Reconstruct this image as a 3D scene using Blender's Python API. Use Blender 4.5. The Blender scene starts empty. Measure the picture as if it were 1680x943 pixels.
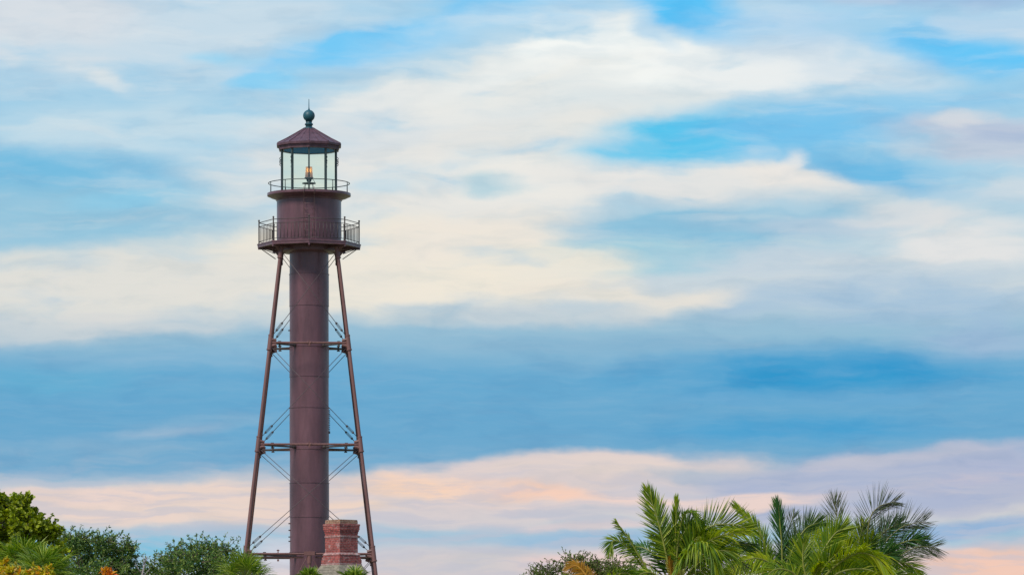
import bpy, math, random
from mathutils import Vector, Matrix, Quaternion, noise as mnoise

C = bpy.context.scene
COL = C.collection
R = math.radians
random.seed(7)

# ------------------------------------------------------------------ camera
FPX, W0, H0, HORIZON, EYE = 7260.0, 1680.0, 943.0, 1157.0, 1.7
cam_d = bpy.data.cameras.new("camera")
cam = bpy.data.objects.new("camera", cam_d)
COL.objects.link(cam)
cam.location = (0, 0, EYE)
cam.rotation_euler = (R(90), R(0.07), 0)
cam_d.sensor_width = 36.0
cam_d.lens = FPX / W0 * 36.0
cam_d.shift_y = (HORIZON - H0 / 2) / W0
cam_d.clip_start = 0.5
cam_d.clip_end = 20000
C.camera = cam
C.view_settings.view_transform = 'Standard'
C.view_settings.look = 'None'
C.view_settings.exposure = 0.0
C.view_settings.gamma = 1.0


def lin(c):
    out = []
    for v in c:
        v = v / 255.0
        out.append(v / 12.92 if v <= 0.04045 else ((v + 0.055) / 1.055) ** 2.4)
    return out


# ------------------------------------------------------------------ sky
SUN_EL, SUN_ROT = 45.0, 218.0      # high, behind the camera to the left
SKY_STRENGTH = 0.1


def build_world():
    w = bpy.data.worlds.new("World")
    C.world = w
    w.use_nodes = True
    nt = w.node_tree
    nt.nodes.clear()
    N, L = nt.nodes.new, nt.links.new

    def math_(op, a, b=None, c=None):
        n = N('ShaderNodeMath'); n.operation = op
        for i, v in enumerate((a, b, c)):
            if v is None: continue
            if isinstance(v, (int, float)): n.inputs[i].default_value = v
            else: L(v, n.inputs[i])
        return n.outputs[0]

    def vec_(op, a, b=None, c=None):
        n = N('ShaderNodeVectorMath'); n.operation = op
        for i, v in enumerate((a, b, c)):
            if v is None: continue
            if isinstance(v, (tuple, list)): n.inputs[i].default_value = v
            else: L(v, n.inputs[i])
        return n.outputs[0]

    def noise(vec, detail, rough=0.5):
        n = N('ShaderNodeTexNoise'); n.noise_dimensions = '3D'
        n.inputs['Scale'].default_value = 1.0
        n.inputs['Detail'].default_value = detail
        n.inputs['Roughness'].default_value = rough
        L(vec, n.inputs['Vector'])
        return n

    def mix(fac, a, b):
        n = N('ShaderNodeMix'); n.data_type = 'RGBA'
        if isinstance(fac, (int, float)): n.inputs[0].default_value = fac
        else: L(fac, n.inputs[0])
        for i, v in ((6, a), (7, b)):
            if isinstance(v, (tuple, list)): n.inputs[i].default_value = (*v, 1)
            else: L(v, n.inputs[i])
        return n.outputs[2]

    K = 1.0 / SKY_STRENGTH

    def col(c): return [v * K for v in lin(c)]

    tc = N('ShaderNodeTexCoord')
    sep = N('ShaderNodeSeparateXYZ'); L(tc.outputs['Generated'], sep.inputs[0])
    az = math_('ARCTAN2', sep.outputs[0], sep.outputs[1])
    el = math_('ARCSINE', sep.outputs[2])
    # sky chart: azimuth to the right, elevation up (72.6 units per radian)
    U = math_('MULTIPLY_ADD', az, 72.6, 8.40)
    V = math_('MULTIPLY_ADD', el, -72.6, 11.57)
    comb = N('ShaderNodeCombineXYZ'); L(U, comb.inputs[0]); L(V, comb.inputs[1])
    P = comb.outputs[0]
    n1 = noise(vec_('MULTIPLY', P, (0.45, 1.1, 1)), 3)
    w1 = vec_('MULTIPLY', vec_('SUBTRACT', n1.outputs['Color'], (0.5, 0.5, 0.5)), (1.5, 0.40, 0))
    n2 = noise(vec_('MULTIPLY_ADD', P, (1.3, 3.2, 1), (3.1, 7.7, 2.0)), 3, 0.42)
    w2 = vec_('MULTIPLY', vec_('SUBTRACT', n2.outputs['Color'], (0.5, 0.5, 0.5)), (0.30, 0.10, 0))
    n6 = noise(vec_('MULTIPLY_ADD', P, (4.0, 7.0, 1), (1.1, 2.7, 8.0)), 3, 0.6)
    w3 = vec_('MULTIPLY', vec_('SUBTRACT', n6.outputs['Color'], (0.5, 0.5, 0.5)), (0.20, 0.07, 0))
    PW = vec_('ADD', P, vec_('ADD', vec_('ADD', w1, w2), w3))
    n3 = noise(vec_('MULTIPLY_ADD', PW, (0.6, 2.2, 1), (11.0, 4.0, 5.0)), 4, 0.45)
    streak = math_('SUBTRACT', n3.outputs[0], 0.5)
    n4 = noise(vec_('MULTIPLY_ADD', PW, (0.25, 0.9, 1), (21.0, 14.0, 9.0)), 5, 0.55)
    broad = n4.outputs[0]

    sky = N('ShaderNodeTexSky'); sky.sky_type = 'NISHITA'; sky.sun_disc = False
    sky.sun_elevation = R(SUN_EL); sky.sun_rotation = R(SUN_ROT)
    sky.air_density = 1.0; sky.dust_density = 0.6; sky.ozone_density = 2.0

    # clear air and thin veils by elevation
    sv = N('ShaderNodeSeparateXYZ'); L(PW, sv.inputs[0])
    t = math_('DIVIDE', math_('ADD', sv.outputs[1], 10.0), 22.0)   # V from -10 to 12
    ramp = N('ShaderNodeValToRGB'); L(t, ramp.inputs[0])
    ramp.color_ramp.interpolation = 'EASE'
    stops = [(-1000, (96, 150, 205)), (-300, (120, 178, 222)), (0, (165, 210, 236)), (250, (160, 207, 232)), (400, (188, 212, 224)),
             (480, (205, 215, 221)), (545, (144, 187, 212)), (620, (90, 165, 208)), (700, (88, 162, 206)),
             (765, (104, 166, 206)), (800, (190, 200, 212)), (840, (210, 206, 210)), (880, (158, 193, 218)),
             (915, (214, 205, 210)), (980, (232, 205, 203)), (1150, (222, 200, 195))]
    cr = ramp.color_ramp
    while len(cr.elements) > 1: cr.elements.remove(cr.elements[-1])
    for i, (y, c) in enumerate(stops):
        pos = (y / 100.0 + 10) / 22.0
        e = cr.elements[0] if i == 0 else cr.elements.new(pos)
        e.position = pos
        e.color = (*lin(c), 1)
    base = vec_('MULTIPLY', ramp.outputs[0], (K, K, K))
    cur = mix(0.9, sky.outputs[0], base)
    # high overcast over the rest of the sky
    mr = N('ShaderNodeMapRange'); mr.interpolation_type = 'SMOOTHSTEP'
    L(broad, mr.inputs[0]); mr.inputs[1].default_value = 0.42; mr.inputs[2].default_value = 0.62
    hi = N('ShaderNodeMapRange'); hi.interpolation_type = 'SMOOTHSTEP'
    L(sv.outputs[1], hi.inputs[0]); hi.inputs[1].default_value = 0.2; hi.inputs[2].default_value = -3.0
    hi.inputs[3].default_value = 0.0; hi.inputs[4].default_value = 0.8
    cur = mix(math_('MULTIPLY', mr.outputs[0], hi.outputs[0]), cur, col((224, 226, 228)))

    for (cx, cy, rx, ry, ang, c, alpha, k, lo, hi_) in CLOUDS:
        hi_ *= 1.3 if cy < 700 else 1.25
        rx *= 1.06; ry *= 1.08
        m = N('ShaderNodeMapping'); m.vector_type = 'TEXTURE'
        L(PW, m.inputs[0])
        m.inputs[1].default_value = (cx / 100, cy / 100, 0)
        m.inputs[2].default_value = (0, 0, R(ang))
        m.inputs[3].default_value = (rx / 100, ry / 100, 1)
        g = N('ShaderNodeTexGradient'); g.gradient_type = 'SPHERICAL'
        L(m.outputs[0], g.inputs[0])
        f = math_('MULTIPLY', math_('MULTIPLY_ADD', streak, 3.2 * k, 1.0), g.outputs[1])
        s = N('ShaderNodeMapRange'); s.interpolation_type = 'SMOOTHSTEP'
        L(f, s.inputs[0]); s.inputs[1].default_value = lo; s.inputs[2].default_value = hi_
        s.inputs[3].default_value = 0.0; s.inputs[4].default_value = alpha
        cur = mix(s.outputs[0], cur, col(c))

    # billows: grey hollows and pale wisps, drawn out level like the clouds themselves
    def wisps(scale, off, lo, hi, det=5, rough=.55):
        n = noise(vec_('MULTIPLY_ADD', PW, scale, off), det, rough)
        r = N('ShaderNodeMapRange'); r.interpolation_type = 'SMOOTHSTEP'
        L(n.outputs[0], r.inputs[0]); r.inputs[1].default_value = lo; r.inputs[2].default_value = hi
        return r.outputs[0]
    sh = wisps((0.75, 2.6, 1), (31.0, 24.0, 3.0), .44, .72)
    cur = mix(math_('MULTIPLY', sh, .46), cur, vec_('MULTIPLY', cur, (0.74, 0.83, 0.90)))
    hl = wisps((0.55, 3.4, 1), (51.0, 4.0, 13.0), .47, .74)
    vr = N('ShaderNodeValToRGB'); L(t, vr.inputs[0])
    vs_ = [(-1000, (226, 228, 230), .3), (0, (234, 237, 237), .22), (430, (238, 232, 222), .22), (560, (176, 200, 218), .15),
           (720, (140, 186, 212), .12), (780, (240, 214, 198), .28), (880, (226, 206, 204), .28), (1100, (236, 208, 200), .4)]
    cr = vr.color_ramp
    while len(cr.elements) > 1: cr.elements.remove(cr.elements[-1])
    for i, (y, c, a_) in enumerate(vs_):
        pos = (y / 100.0 + 10) / 22.0
        e = cr.elements[0] if i == 0 else cr.elements.new(pos)
        e.position = pos; e.color = (*lin(c), a_)
    cur = mix(math_('MULTIPLY', hl, vr.outputs[1]), cur, vec_('MULTIPLY', vr.outputs[0], (K, K, K)))
    # fine level fibres
    fb = wisps((1.3, 13.0, 1), (91.0, 44.0, 3.0), .40, .70, 5, .6)
    cur = mix(math_('MULTIPLY', fb, .07), cur, vec_('MULTIPLY_ADD', cur, (0.62, 0.62, 0.62), (3.0, 2.95, 2.9)))
    fd = wisps((1.0, 10.0, 1), (191.0, 84.0, 6.0), .46, .72, 5, .6)
    cur = mix(math_('MULTIPLY', fd, .09), cur, vec_('MULTIPLY', cur, (0.74, 0.85, 0.92)))
    # level streaks low over the horizon
    lowz = N('ShaderNodeMapRange'); lowz.interpolation_type = 'SMOOTHSTEP'
    L(sv.outputs[1], lowz.inputs[0]); lowz.inputs[1].default_value = 7.4; lowz.inputs[2].default_value = 8.1
    ls = wisps((0.7, 6.5, 1), (71.0, 14.0, 3.0), .42, .62)
    cur = mix(math_('MULTIPLY', math_('MULTIPLY', ls, lowz.outputs[0]), .48), cur, col((190, 193, 208)))

    back = N('ShaderNodeMapRange'); back.interpolation_type = 'SMOOTHSTEP'
    L(sep.outputs[1], back.inputs[0]); back.inputs[1].default_value = 0.35; back.inputs[2].default_value = -0.6
    back.inputs[3].default_value = 0.0; back.inputs[4].default_value = 1.0
    cur = mix(back.outputs[0], cur, vec_('MULTIPLY', cur, (0.85, 0.86, 0.92)))
    bg = N('ShaderNodeBackground'); bg.inputs[1].default_value = SKY_STRENGTH
    L(cur, bg.inputs[0])
    out = N('ShaderNodeOutputWorld'); L(bg.outputs[0], out.inputs[0])


# cloud and clear-sky patches on the sky chart:
# centre, half axes, tilt, colour, opacity, raggedness, soft edge from/to
CLOUDS = [
    # --- upper sky: thin veil at left
    (200, 60, 620, 130, 0, (204, 221, 232), .85, .8, .05, .6),
    (60, 30, 300, 90, 0, (222, 224, 228), .7, .6, .05, .6),
    (260, 230, 420, 70, 0, (205, 224, 233), .7, .8, .05, .6),
    # vivid clear patches
    (640, 80, 330, 46, -8, (112, 200, 246), .95, .9, .1, .6),
    (880, 28, 260, 40, 0, (120, 200, 244), .95, .8, .1, .6),
    (1130, 30, 150, 60, 20, (84, 192, 246), 1.0, .8, .05, .5),
    (470, 140, 120, 24, -8, (128, 206, 244), .8, .9, .1, .6),
    (360, 105, 90, 16, 5, (150, 214, 244), .7, .9, .1, .6),
    (1560, 100, 190, 55, 12, (104, 198, 246), 1.0, .9, .08, .55),
    (1330, 40, 300, 60, 4, (160, 208, 238), .8, .9, .1, .7),
    (1500, 4, 400, 34, 2, (160, 188, 220), .85, .7, .1, .6),
    (1640, 60, 150, 50, 5, (190, 214, 234), .7, .9, .1, .6),
    # left blue bank
    (70, 296, 420, 60, 2, (116, 188, 224), 1.0, .6, .06, .65),
    (110, 372, 430, 95, 0, (148, 197, 221), .95, .7, .05, .6),
    (230, 330, 180, 28, -4, (140, 202, 230), .8, .8, .1, .6),
    # --- big white cloud
    (900, 170, 580, 185, -12, (225, 231, 231), .95, .8, .06, .5),
    (1330, 120, 280, 70, 6, (218, 229, 236), .9, 1.0, .08, .6),
    (620, 230, 330, 90, -10, (214, 222, 227), .9, .9, .06, .6),
    (1010, 95, 260, 75, 6, (246, 249, 246), .95, .9, .08, .6),
    (1200, 130, 260, 45, 10, (238, 241, 240), .8, .9, .1, .6),
    (820, 160, 330, 60, -14, (236, 236, 231), .8, .9, .1, .7),
    (860, 118, 220, 26, -18, (240, 243, 241), .6, .9, .1, .7),
    (900, 235, 380, 60, -6, (232, 230, 224), .7, .9, .1, .7),
    (620, 165, 170, 26, -16, (232, 234, 232), .7, .9, .1, .6),
    (160, 138, 80, 22, 30, (236, 236, 232), .6, .8, .1, .9),
    (70, 110, 190, 26, 2, (224, 226, 228), .6, .8, .1, .6),
    # clear gap in the middle right
    (1140, 236, 290, 62, -6, (82, 198, 238), 1.0, .7, .05, .62),
    (1340, 220, 300, 66, -4, (118, 194, 236), .95, .8, .05, .65),
    (1440, 288, 230, 42, 10, (108, 186, 228), .95, .8, .05, .65),
    (1500, 182, 300, 28, -4, (146, 203, 236), .75, .8, .05, .7),
    (1150, 34, 150, 52, 16, (88, 194, 246), 1.0, .8, .05, .6),
    (1075, 60, 70, 26, 30, (168, 212, 240), .6, .8, .05, .7),
    (1320, 60, 240, 50, 4, (176, 211, 238), .7, .9, .05, .8),
    (1240, 262, 60, 30, -10, (170, 210, 234), .6, .8, .05, .7),
    # right grey-lilac cloud
    (1640, 240, 230, 60, 4, (196, 205, 220), .9, .9, .08, .55),
    (1650, 228, 120, 22, 0, (170, 188, 215), .8, .8, .1, .6),
    (1590, 205, 70, 20, 0, (222, 222, 224), .6, .8, .1, .6),
    (1640, 310, 200, 50, 0, (206, 218, 226), .8, .9, .1, .6),
    # cream bank through the middle
    (700, 330, 460, 90, 4, (234, 231, 225), .9, .9, .06, .55),
    (860, 300, 240, 60, 0, (240, 237, 230), .7, .9, .1, .7),
    (1170, 310, 340, 50, 4, (230, 229, 226), .95, .9, .06, .45),
    (1300, 282, 36, 44, 0, (228, 230, 231), .85, .6, .06, .8),
    (1290, 300, 150, 34, 8, (236, 231, 225), .8, .9, .1, .6),
    (810, 305, 90, 28, 0, (178, 210, 222), .85, .8, .1, .6),
    (1060, 285, 110, 20, -6, (234, 232, 228), .7, .9, .1, .6),
    # grey-blue underside
    (1150, 385, 400, 72, -6, (142, 194, 220), 1.0, .7, .06, .5),
    (1330, 375, 260, 30, 4, (186, 204, 220), .7, .9, .1, .6),
    (1050, 425, 260, 40, 0, (160, 205, 221), .9, .8, .08, .5),
    (1350, 440, 360, 50, 2, (196, 211, 222), .85, .9, .1, .6),
    (1560, 400, 220, 70, 6, (232, 230, 228), .85, .9, .08, .6),
    (1500, 360, 160, 40, 0, (220, 221, 222), .6, .9, .1, .6),
    # lower cream bank
    (600, 440, 440, 110, -2, (240, 232, 217), .95, .9, .06, .5),
    (850, 455, 260, 60, 0, (240, 232, 217), .85, .9, .06, .5),
    (760, 395, 240, 60, -8, (238, 230, 219), .8, .9, .1, .6),
    (170, 470, 520, 80, -2, (226, 224, 217), .95, .9, .06, .55),
    (110, 540, 420, 40, -2, (214, 216, 216), .7, .8, .1, .6),
    (540, 350, 120, 60, 0, (222, 228, 228), .5, .9, .1, .7),
    (620, 310, 130, 26, 0, (160, 210, 234), .45, .8, .1, .7),
    (1450, 500, 460, 55, -2, (160, 192, 218), .8, .8, .1, .7),
    (960, 482, 230, 30, 2, (236, 228, 215), .85, .9, .1, .6),
    (1140, 500, 130, 26, -8, (232, 226, 216), .9, .7, .08, .6),
    (900, 520, 330, 28, 0, (206, 213, 216), .7, .9, .1, .6),
    (1620, 560, 200, 50, 0, (158, 186, 216), .7, .8, .1, .7),
    # --- deep blue belt
    (1350, 615, 470, 60, 0, (40, 152, 206), .9, .5, .05, .8),
    (1480, 600, 200, 24, -2, (60, 152, 205), .5, .6, .05, .8),
    (1420, 655, 500, 20, 0, (112, 172, 212), .5, .7, .05, .8),
    (1300, 705, 380, 34, 0, (66, 160, 210), .75, .6, .05, .8),
    (60, 625, 300, 40, 0, (100, 182, 214), .35, .6, .05, .8),
    (330, 690, 200, 22, -4, (140, 182, 210), .6, .9, .1, .9),
    (250, 712, 150, 16, -4, (178, 196, 213), .55, .8, .1, 1.0),
    (130, 735, 280, 20, 0, (140, 180, 208), .5, .8, .1, .7),
    (1000, 562, 420, 22, 0, (130, 177, 207), .7, .6, .05, .8),
    (300, 590, 380, 30, 2, (134, 182, 212), .6, .8, .1, .7),
    # --- pink bank near the horizon
    (350, 825, 620, 44, -2, (234, 213, 202), 1.0, .8, .06, .45),
    (120, 815, 260, 22, 0, (238, 214, 204), .8, .9, .1, .6),
    (900, 795, 480, 60, -3, (222, 208, 206), 1.0, .7, .06, .35),
    (1000, 768, 250, 24, 0, (228, 212, 205), .9, .7, .08, .5),
    (700, 800, 240, 26, 3, (252, 214, 186), .95, .9, .08, .6),
    (870, 806, 220, 18, 3, (252, 208, 184), .8, .9, .1, .6),
    (590, 830, 130, 16, 4, (240, 214, 196), .8, .9, .1, .6),
    (760, 850, 300, 24, 0, (214, 206, 208), .8, .8, .1, .6),
    (1150, 780, 170, 24, 0, (168, 185, 204), .8, .7, .1, .6),
    (1530, 792, 520, 66, -4, (174, 184, 209), 1.0, .6, .05, .32),
    (1640, 790, 200, 50, 0, (170, 180, 210), .6, .7, .1, .7),
    (1480, 752, 260, 18, -6, (192, 194, 209), .7, .7, .1, .6),
    (1180, 822, 260, 20, 0, (238, 213, 204), .95, .7, .08, .5),
    (960, 838, 200, 12, -2, (196, 198, 208), .8, .7, .1, .6),
    (980, 862, 180, 12, -3, (226, 208, 206), .8, .7, .1, .6),
    # thin blue line and the pink foot
    (200, 905, 420, 42, 0, (126, 194, 222), .95, .5, .06, .6),
    (1000, 884, 280, 16, -2, (156, 190, 217), .9, .6, .06, .5),
    (1560, 872, 260, 18, -3, (150, 182, 217), .9, .5, .06, .5),
    (780, 925, 240, 34, 0, (206, 202, 204), .85, .6, .06, .6),
    (460, 915, 110, 40, 0, (226, 224, 232), .75, .6, .06, .7),
    (1640, 925, 240, 36, -2, (242, 202, 184), 1.0, .6, .06, .5),
    (950, 925, 160, 24, 0, (240, 208, 202), .8, .6, .06, .6),
]
build_world()

sun_d = bpy.data.lights.new("sun", 'SUN')
sun = bpy.data.objects.new("sun", sun_d)
COL.objects.link(sun)
sun_d.energy = 3.6
sun_d.angle = R(18)
sun_d.color = (1.0, 0.91, 0.8)
_d = Vector((math.sin(R(SUN_ROT)) * math.cos(R(SUN_EL)), math.cos(R(SUN_ROT)) * math.cos(R(SUN_EL)), math.sin(R(SUN_EL))))
sun.rotation_euler = _d.to_track_quat('Z', 'Y').to_euler()


# ------------------------------------------------------------------ helpers
def at(px, py, Y):
    return Vector(((px - W0 / 2) / FPX * Y, Y, EYE + (HORIZON - py) / FPX * Y))


class MB:
    def __init__(self):
        self.v, self.f, self.m = [], [], []

    def add(self, vs, fs, mat=0):
        o = len(self.v)
        self.v += [tuple(p) for p in vs]
        for f in fs:
            self.f.append(tuple(i + o for i in f)); self.m.append(mat)

    def box(self, c, s, rot=None, mat=0):
        vs = []
        for x in (-.5, .5):
            for y in (-.5, .5):
                for z in (-.5, .5):
                    p = Vector((x * s[0], y * s[1], z * s[2]))
                    if rot is not None: p = rot @ p
                    vs.append(p + Vector(c))
        self.add(vs, [(0, 1, 3, 2), (4, 6, 7, 5), (0, 4, 5, 1), (2, 3, 7, 6), (0, 2, 6, 4), (1, 5, 7, 3)], mat)

    def tube(self, pts, rad, n=8, mat=0, caps=True):
        pts = [Vector(p) for p in pts]
        if not isinstance(rad, (list, tuple)): rad = [rad] * len(pts)
        o = len(self.v)
        prev = None
        for i, p in enumerate(pts):
            a = pts[max(i - 1, 0)]; b = pts[min(i + 1, len(pts) - 1)]
            T = (b - a).normalized()
            if prev is None:
                ref = Vector((0, 0, 1)) if abs(T.z) < .9 else Vector((1, 0, 0))
                X = T.cross(ref).normalized()
            else:
                X = (prev - T * prev.dot(T)).normalized()
            prev = X
            Yv = T.cross(X)
            for k in range(n):
                a_ = 2 * math.pi * k / n
                self.v.append(tuple(p + X * math.cos(a_) * rad[i] + Yv * math.sin(a_) * rad[i]))
        for i in range(len(pts) - 1):
            for k in range(n):
                k2 = (k + 1) % n
                self.f.append((o + i * n + k, o + i * n + k2, o + (i + 1) * n + k2, o + (i + 1) * n + k)); self.m.append(mat)
        if caps:
            self.f.append(tuple(o + k for k in reversed(range(n)))); self.m.append(mat)
            e = o + (len(pts) - 1) * n
            self.f.append(tuple(e + k for k in range(n))); self.m.append(mat)

    def lathe(self, prof, n=48, phase=0.0, mat=0, c=(0, 0), a0=0, closed=True):
        o = len(self.v)
        for (r, z) in prof:
            for k in range(n):
                a = phase + 2 * math.pi * k / n
                self.v.append((c[0] + r * math.sin(a), c[1] - r * math.cos(a), z))
        for i in range(len(prof) - 1):
            for k in range(n):
                k2 = (k + 1) % n
                self.f.append((o + i * n + k, o + i * n + k2, o + (i + 1) * n + k2, o + (i + 1) * n + k)); self.m.append(mat)

    def sphere(self, c, r, n=16, mat=0):
        prof = [(max(r * math.sin(math.pi * i / n), 1e-4), c[2] - r * math.cos(math.pi * i / n)) for i in range(n + 1)]
        self.lathe(prof, 20, 0, mat, (c[0], c[1]))

    def build(self, name, mats, parent=None, smooth=False, label=None, auto=None):
        me = bpy.data.meshes.new(name)
        me.from_pydata(self.v, [], self.f)
        if not isinstance(mats, (list, tuple)): mats = [mats]
        for m in mats: me.materials.append(m)
        me.polygons.foreach_set('material_index', self.m)
        if smooth: me.polygons.foreach_set('use_smooth', [True] * len(me.polygons))
        me.update()
        if auto is not None:
            me.polygons.foreach_set('use_smooth', [True] * len(me.polygons))
            me.set_sharp_from_angle(angle=R(auto))
        o = bpy.data.objects.new(name, me)
        COL.objects.link(o)
        if parent is not None: o.parent = parent
        if label: o['label'] = label
        return o


def thing(name, loc, label, cat, group=None):
    o = bpy.data.objects.new(name, None)
    o.empty_display_size = 0.3
    COL.objects.link(o)
    o.location = loc
    o['label'] = label; o['category'] = cat
    if group: o['group'] = group
    return o


def dup(o, parent, rotz=None, loc=None):
    c = o.copy(); COL.objects.link(c); c.parent = parent
    if rotz is not None: c.rotation_euler = (0, 0, rotz)
    if loc is not None: c.location = loc
    return c


# ------------------------------------------------------------------ materials
def newmat(name):
    m = bpy.data.materials.new(name); m.use_nodes = True
    nt = m.node_tree; nt.nodes.clear()
    return m, nt


def paint(name, c, rough=.5, var=.25, scale=1.2, spec=.5, streaks=True, bump=.15, metallic=0.0):
    m, nt = newmat(name); N, L = nt.nodes.new, nt.links.new
    tc = N('ShaderNodeTexCoord')
    mp = N('ShaderNodeMapping'); L(tc.outputs['Object'], mp.inputs[0])
    mp.inputs[3].default_value = (1, 1, .22 if streaks else 1)
    n1 = N('ShaderNodeTexNoise'); L(mp.outputs[0], n1.inputs['Vector'])
    n1.inputs['Scale'].default_value = scale * 2.2; n1.inputs['Detail'].default_value = 6; n1.inputs['Roughness'].default_value = .65
    n2 = N('ShaderNodeTexNoise'); L(tc.outputs['Object'], n2.inputs['Vector'])
    n2.inputs['Scale'].default_value = scale * 14; n2.inputs['Detail'].default_value = 4
    r = N('ShaderNodeMapRange'); L(n1.outputs[0], r.inputs[0])
    r.inputs[1].default_value = .3; r.inputs[2].default_value = .7
    r.inputs[3].default_value = 1 - var; r.inputs[4].default_value = 1 + var
    mul = N('ShaderNodeVectorMath'); mul.operation = 'SCALE'; mul.inputs[0].default_value = c
    L(r.outputs[0], mul.inputs['Scale'])
    p = N('ShaderNodeBsdfPrincipled'); L(mul.outputs[0], p.inputs['Base Color'])
    rr = N('ShaderNodeMapRange'); L(n2.outputs[0], rr.inputs[0])
    rr.inputs[3].default_value = rough - .1; rr.inputs[4].default_value = rough + .12
    L(rr.outputs[0], p.inputs['Roughness'])
    p.inputs['Specular IOR Level'].default_value = spec
    p.inputs['Metallic'].default_value = metallic
    b = N('ShaderNodeBump'); L(n2.outputs[0], b.inputs['Height'])
    b.inputs['Strength'].default_value = bump; b.inputs['Distance'].default_value = .02
    L(b.outputs[0], p.inputs['Normal'])
    o = N('ShaderNodeOutputMaterial'); L(p.outputs[0], o.inputs[0])
    return m


def leafmat(name, cols, trans=.35, rough=.45, tcol=None, spec=.4):
    """leaves: colour varies from leaf to leaf"""
    m, nt = newmat(name); N, L = nt.nodes.new, nt.links.new
    g = N('ShaderNodeNewGeometry')
    ramp = N('ShaderNodeValToRGB'); L(g.outputs['Random Per Island'], ramp.inputs[0])
    cr = ramp.color_ramp
    while len(cr.elements) > 1: cr.elements.remove(cr.elements[-1])
    for i, c in enumerate(cols):
        pos = i / max(1, len(cols) - 1)
        e = cr.elements[0] if i == 0 else cr.elements.new(pos)
        e.position = pos; e.color = (*c, 1)
    p = N('ShaderNodeBsdfPrincipled'); L(ramp.outputs[0], p.inputs['Base Color'])
    p.inputs['Roughness'].default_value = rough
    p.inputs['Specular IOR Level'].default_value = spec
    t = N('ShaderNodeBsdfTranslucent')
    hs = N('ShaderNodeHueSaturation'); L(ramp.outputs[0], hs.inputs['Color'])
    hs.inputs['Saturation'].default_value = 1.15; hs.inputs['Value'].default_value = 1.5
    L(hs.outputs[0], t.inputs[0])
    mx = N('ShaderNodeMixShader'); mx.inputs[0].default_value = trans
    L(p.outputs[0], mx.inputs[1]); L(t.outputs[0], mx.inputs[2])
    o = N('ShaderNodeOutputMaterial'); L(mx.outputs[0], o.inputs[0])
    return m


def glassmat():
    m, nt = newmat('lantern_glass'); N, L = nt.nodes.new, nt.links.new
    t = N('ShaderNodeBsdfTransparent'); t.inputs[0].default_value = (.93, .98, .93, 1)
    g = N('ShaderNodeBsdfGlossy'); g.inputs['Roughness'].default_value = .03
    lw = N('ShaderNodeLayerWeight'); lw.inputs[0].default_value = .5
    pw = N('ShaderNodeMath'); pw.operation = 'POWER'; L(lw.outputs['Facing'], pw.inputs[0]); pw.inputs[1].default_value = 5.0
    f = N('ShaderNodeMath'); f.operation = 'MULTIPLY_ADD'; L(pw.outputs[0], f.inputs[0]); f.inputs[1].default_value = .9; f.inputs[2].default_value = .03
    mx = N('ShaderNodeMixShader'); L(f.outputs[0], mx.inputs[0]); L(t.outputs[0], mx.inputs[1]); L(g.outputs[0], mx.inputs[2])
    o = N('ShaderNodeOutputMaterial'); L(mx.outputs[0], o.inputs[0])
    return m


def brickmat(name, c1, c2, cm, patchy=.35, scale=1.0):
    m, nt = newmat(name); N, L = nt.nodes.new, nt.links.new
    tc = N('ShaderNodeTexCoord')
    s = N('ShaderNodeSeparateXYZ'); L(tc.outputs['Object'], s.inputs[0])
    ad = N('ShaderNodeMath'); L(s.outputs[0], ad.inputs[0]); L(s.outputs[1], ad.inputs[1])
    cb = N('ShaderNodeCombineXYZ'); L(ad.outputs[0], cb.inputs[0]); L(s.outputs[2], cb.inputs[1])
    b = N('ShaderNodeTexBrick'); L(cb.outputs[0], b.inputs['Vector'])
    b.inputs['Scale'].default_value = 1.0
    b.inputs['Brick Width'].default_value = .225; b.inputs['Row Height'].default_value = .078
    b.inputs['Mortar Size'].default_value = .011; b.inputs['Mortar Smooth'].default_value = .3
    b.inputs['Bias'].default_value = -.1
    b.inputs['Color1'].default_value = (*c1, 1); b.inputs['Color2'].default_value = (*c2, 1); b.inputs['Mortar'].default_value = (*cm, 1)
    n = N('ShaderNodeTexNoise'); L(tc.outputs['Object'], n.inputs['Vector'])
    n.inputs['Scale'].default_value = 3.2; n.inputs['Detail'].default_value = 7; n.inputs['Roughness'].default_value = .7
    r = N('ShaderNodeMapRange'); L(n.outputs[0], r.inputs[0])
    r.inputs[1].default_value = .54; r.inputs[2].default_value = .68; r.inputs[3].default_value = 0; r.inputs[4].default_value = patchy
    mx = N('ShaderNodeMix'); mx.data_type = 'RGBA'
    L(r.outputs[0], mx.inputs[0]); L(b.outputs[0], mx.inputs[6]); mx.inputs[7].default_value = (.42, .36, .36, 1)
    n2 = N('ShaderNodeTexNoise'); L(tc.outputs['Object'], n2.inputs['Vector']); n2.inputs['Scale'].default_value = 9; n2.inputs['Detail'].default_value = 5
    r2 = N('ShaderNodeMapRange'); L(n2.outputs[0], r2.inputs[0]); r2.inputs[1].default_value = .35; r2.inputs[2].default_value = .65
    r2.inputs[3].default_value = .6; r2.inputs[4].default_value = 1.25
    ml = N('ShaderNodeVectorMath'); ml.operation = 'SCALE'; L(mx.outputs[2], ml.inputs[0]); L(r2.outputs[0], ml.inputs['Scale'])
    p = N('ShaderNodeBsdfPrincipled'); L(ml.outputs[0], p.inputs['Base Color']); p.inputs['Roughness'].default_value = .9
    bu = N('ShaderNodeBump'); L(b.outputs['Fac'], bu.inputs['Height']); bu.invert = True
    bu.inputs['Strength'].default_value = .6; bu.inputs['Distance'].default_value = .012
    L(bu.outputs[0], p.inputs['Normal'])
    o = N('ShaderNodeOutputMaterial'); L(p.outputs[0], o.inputs[0])
    return m


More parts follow.
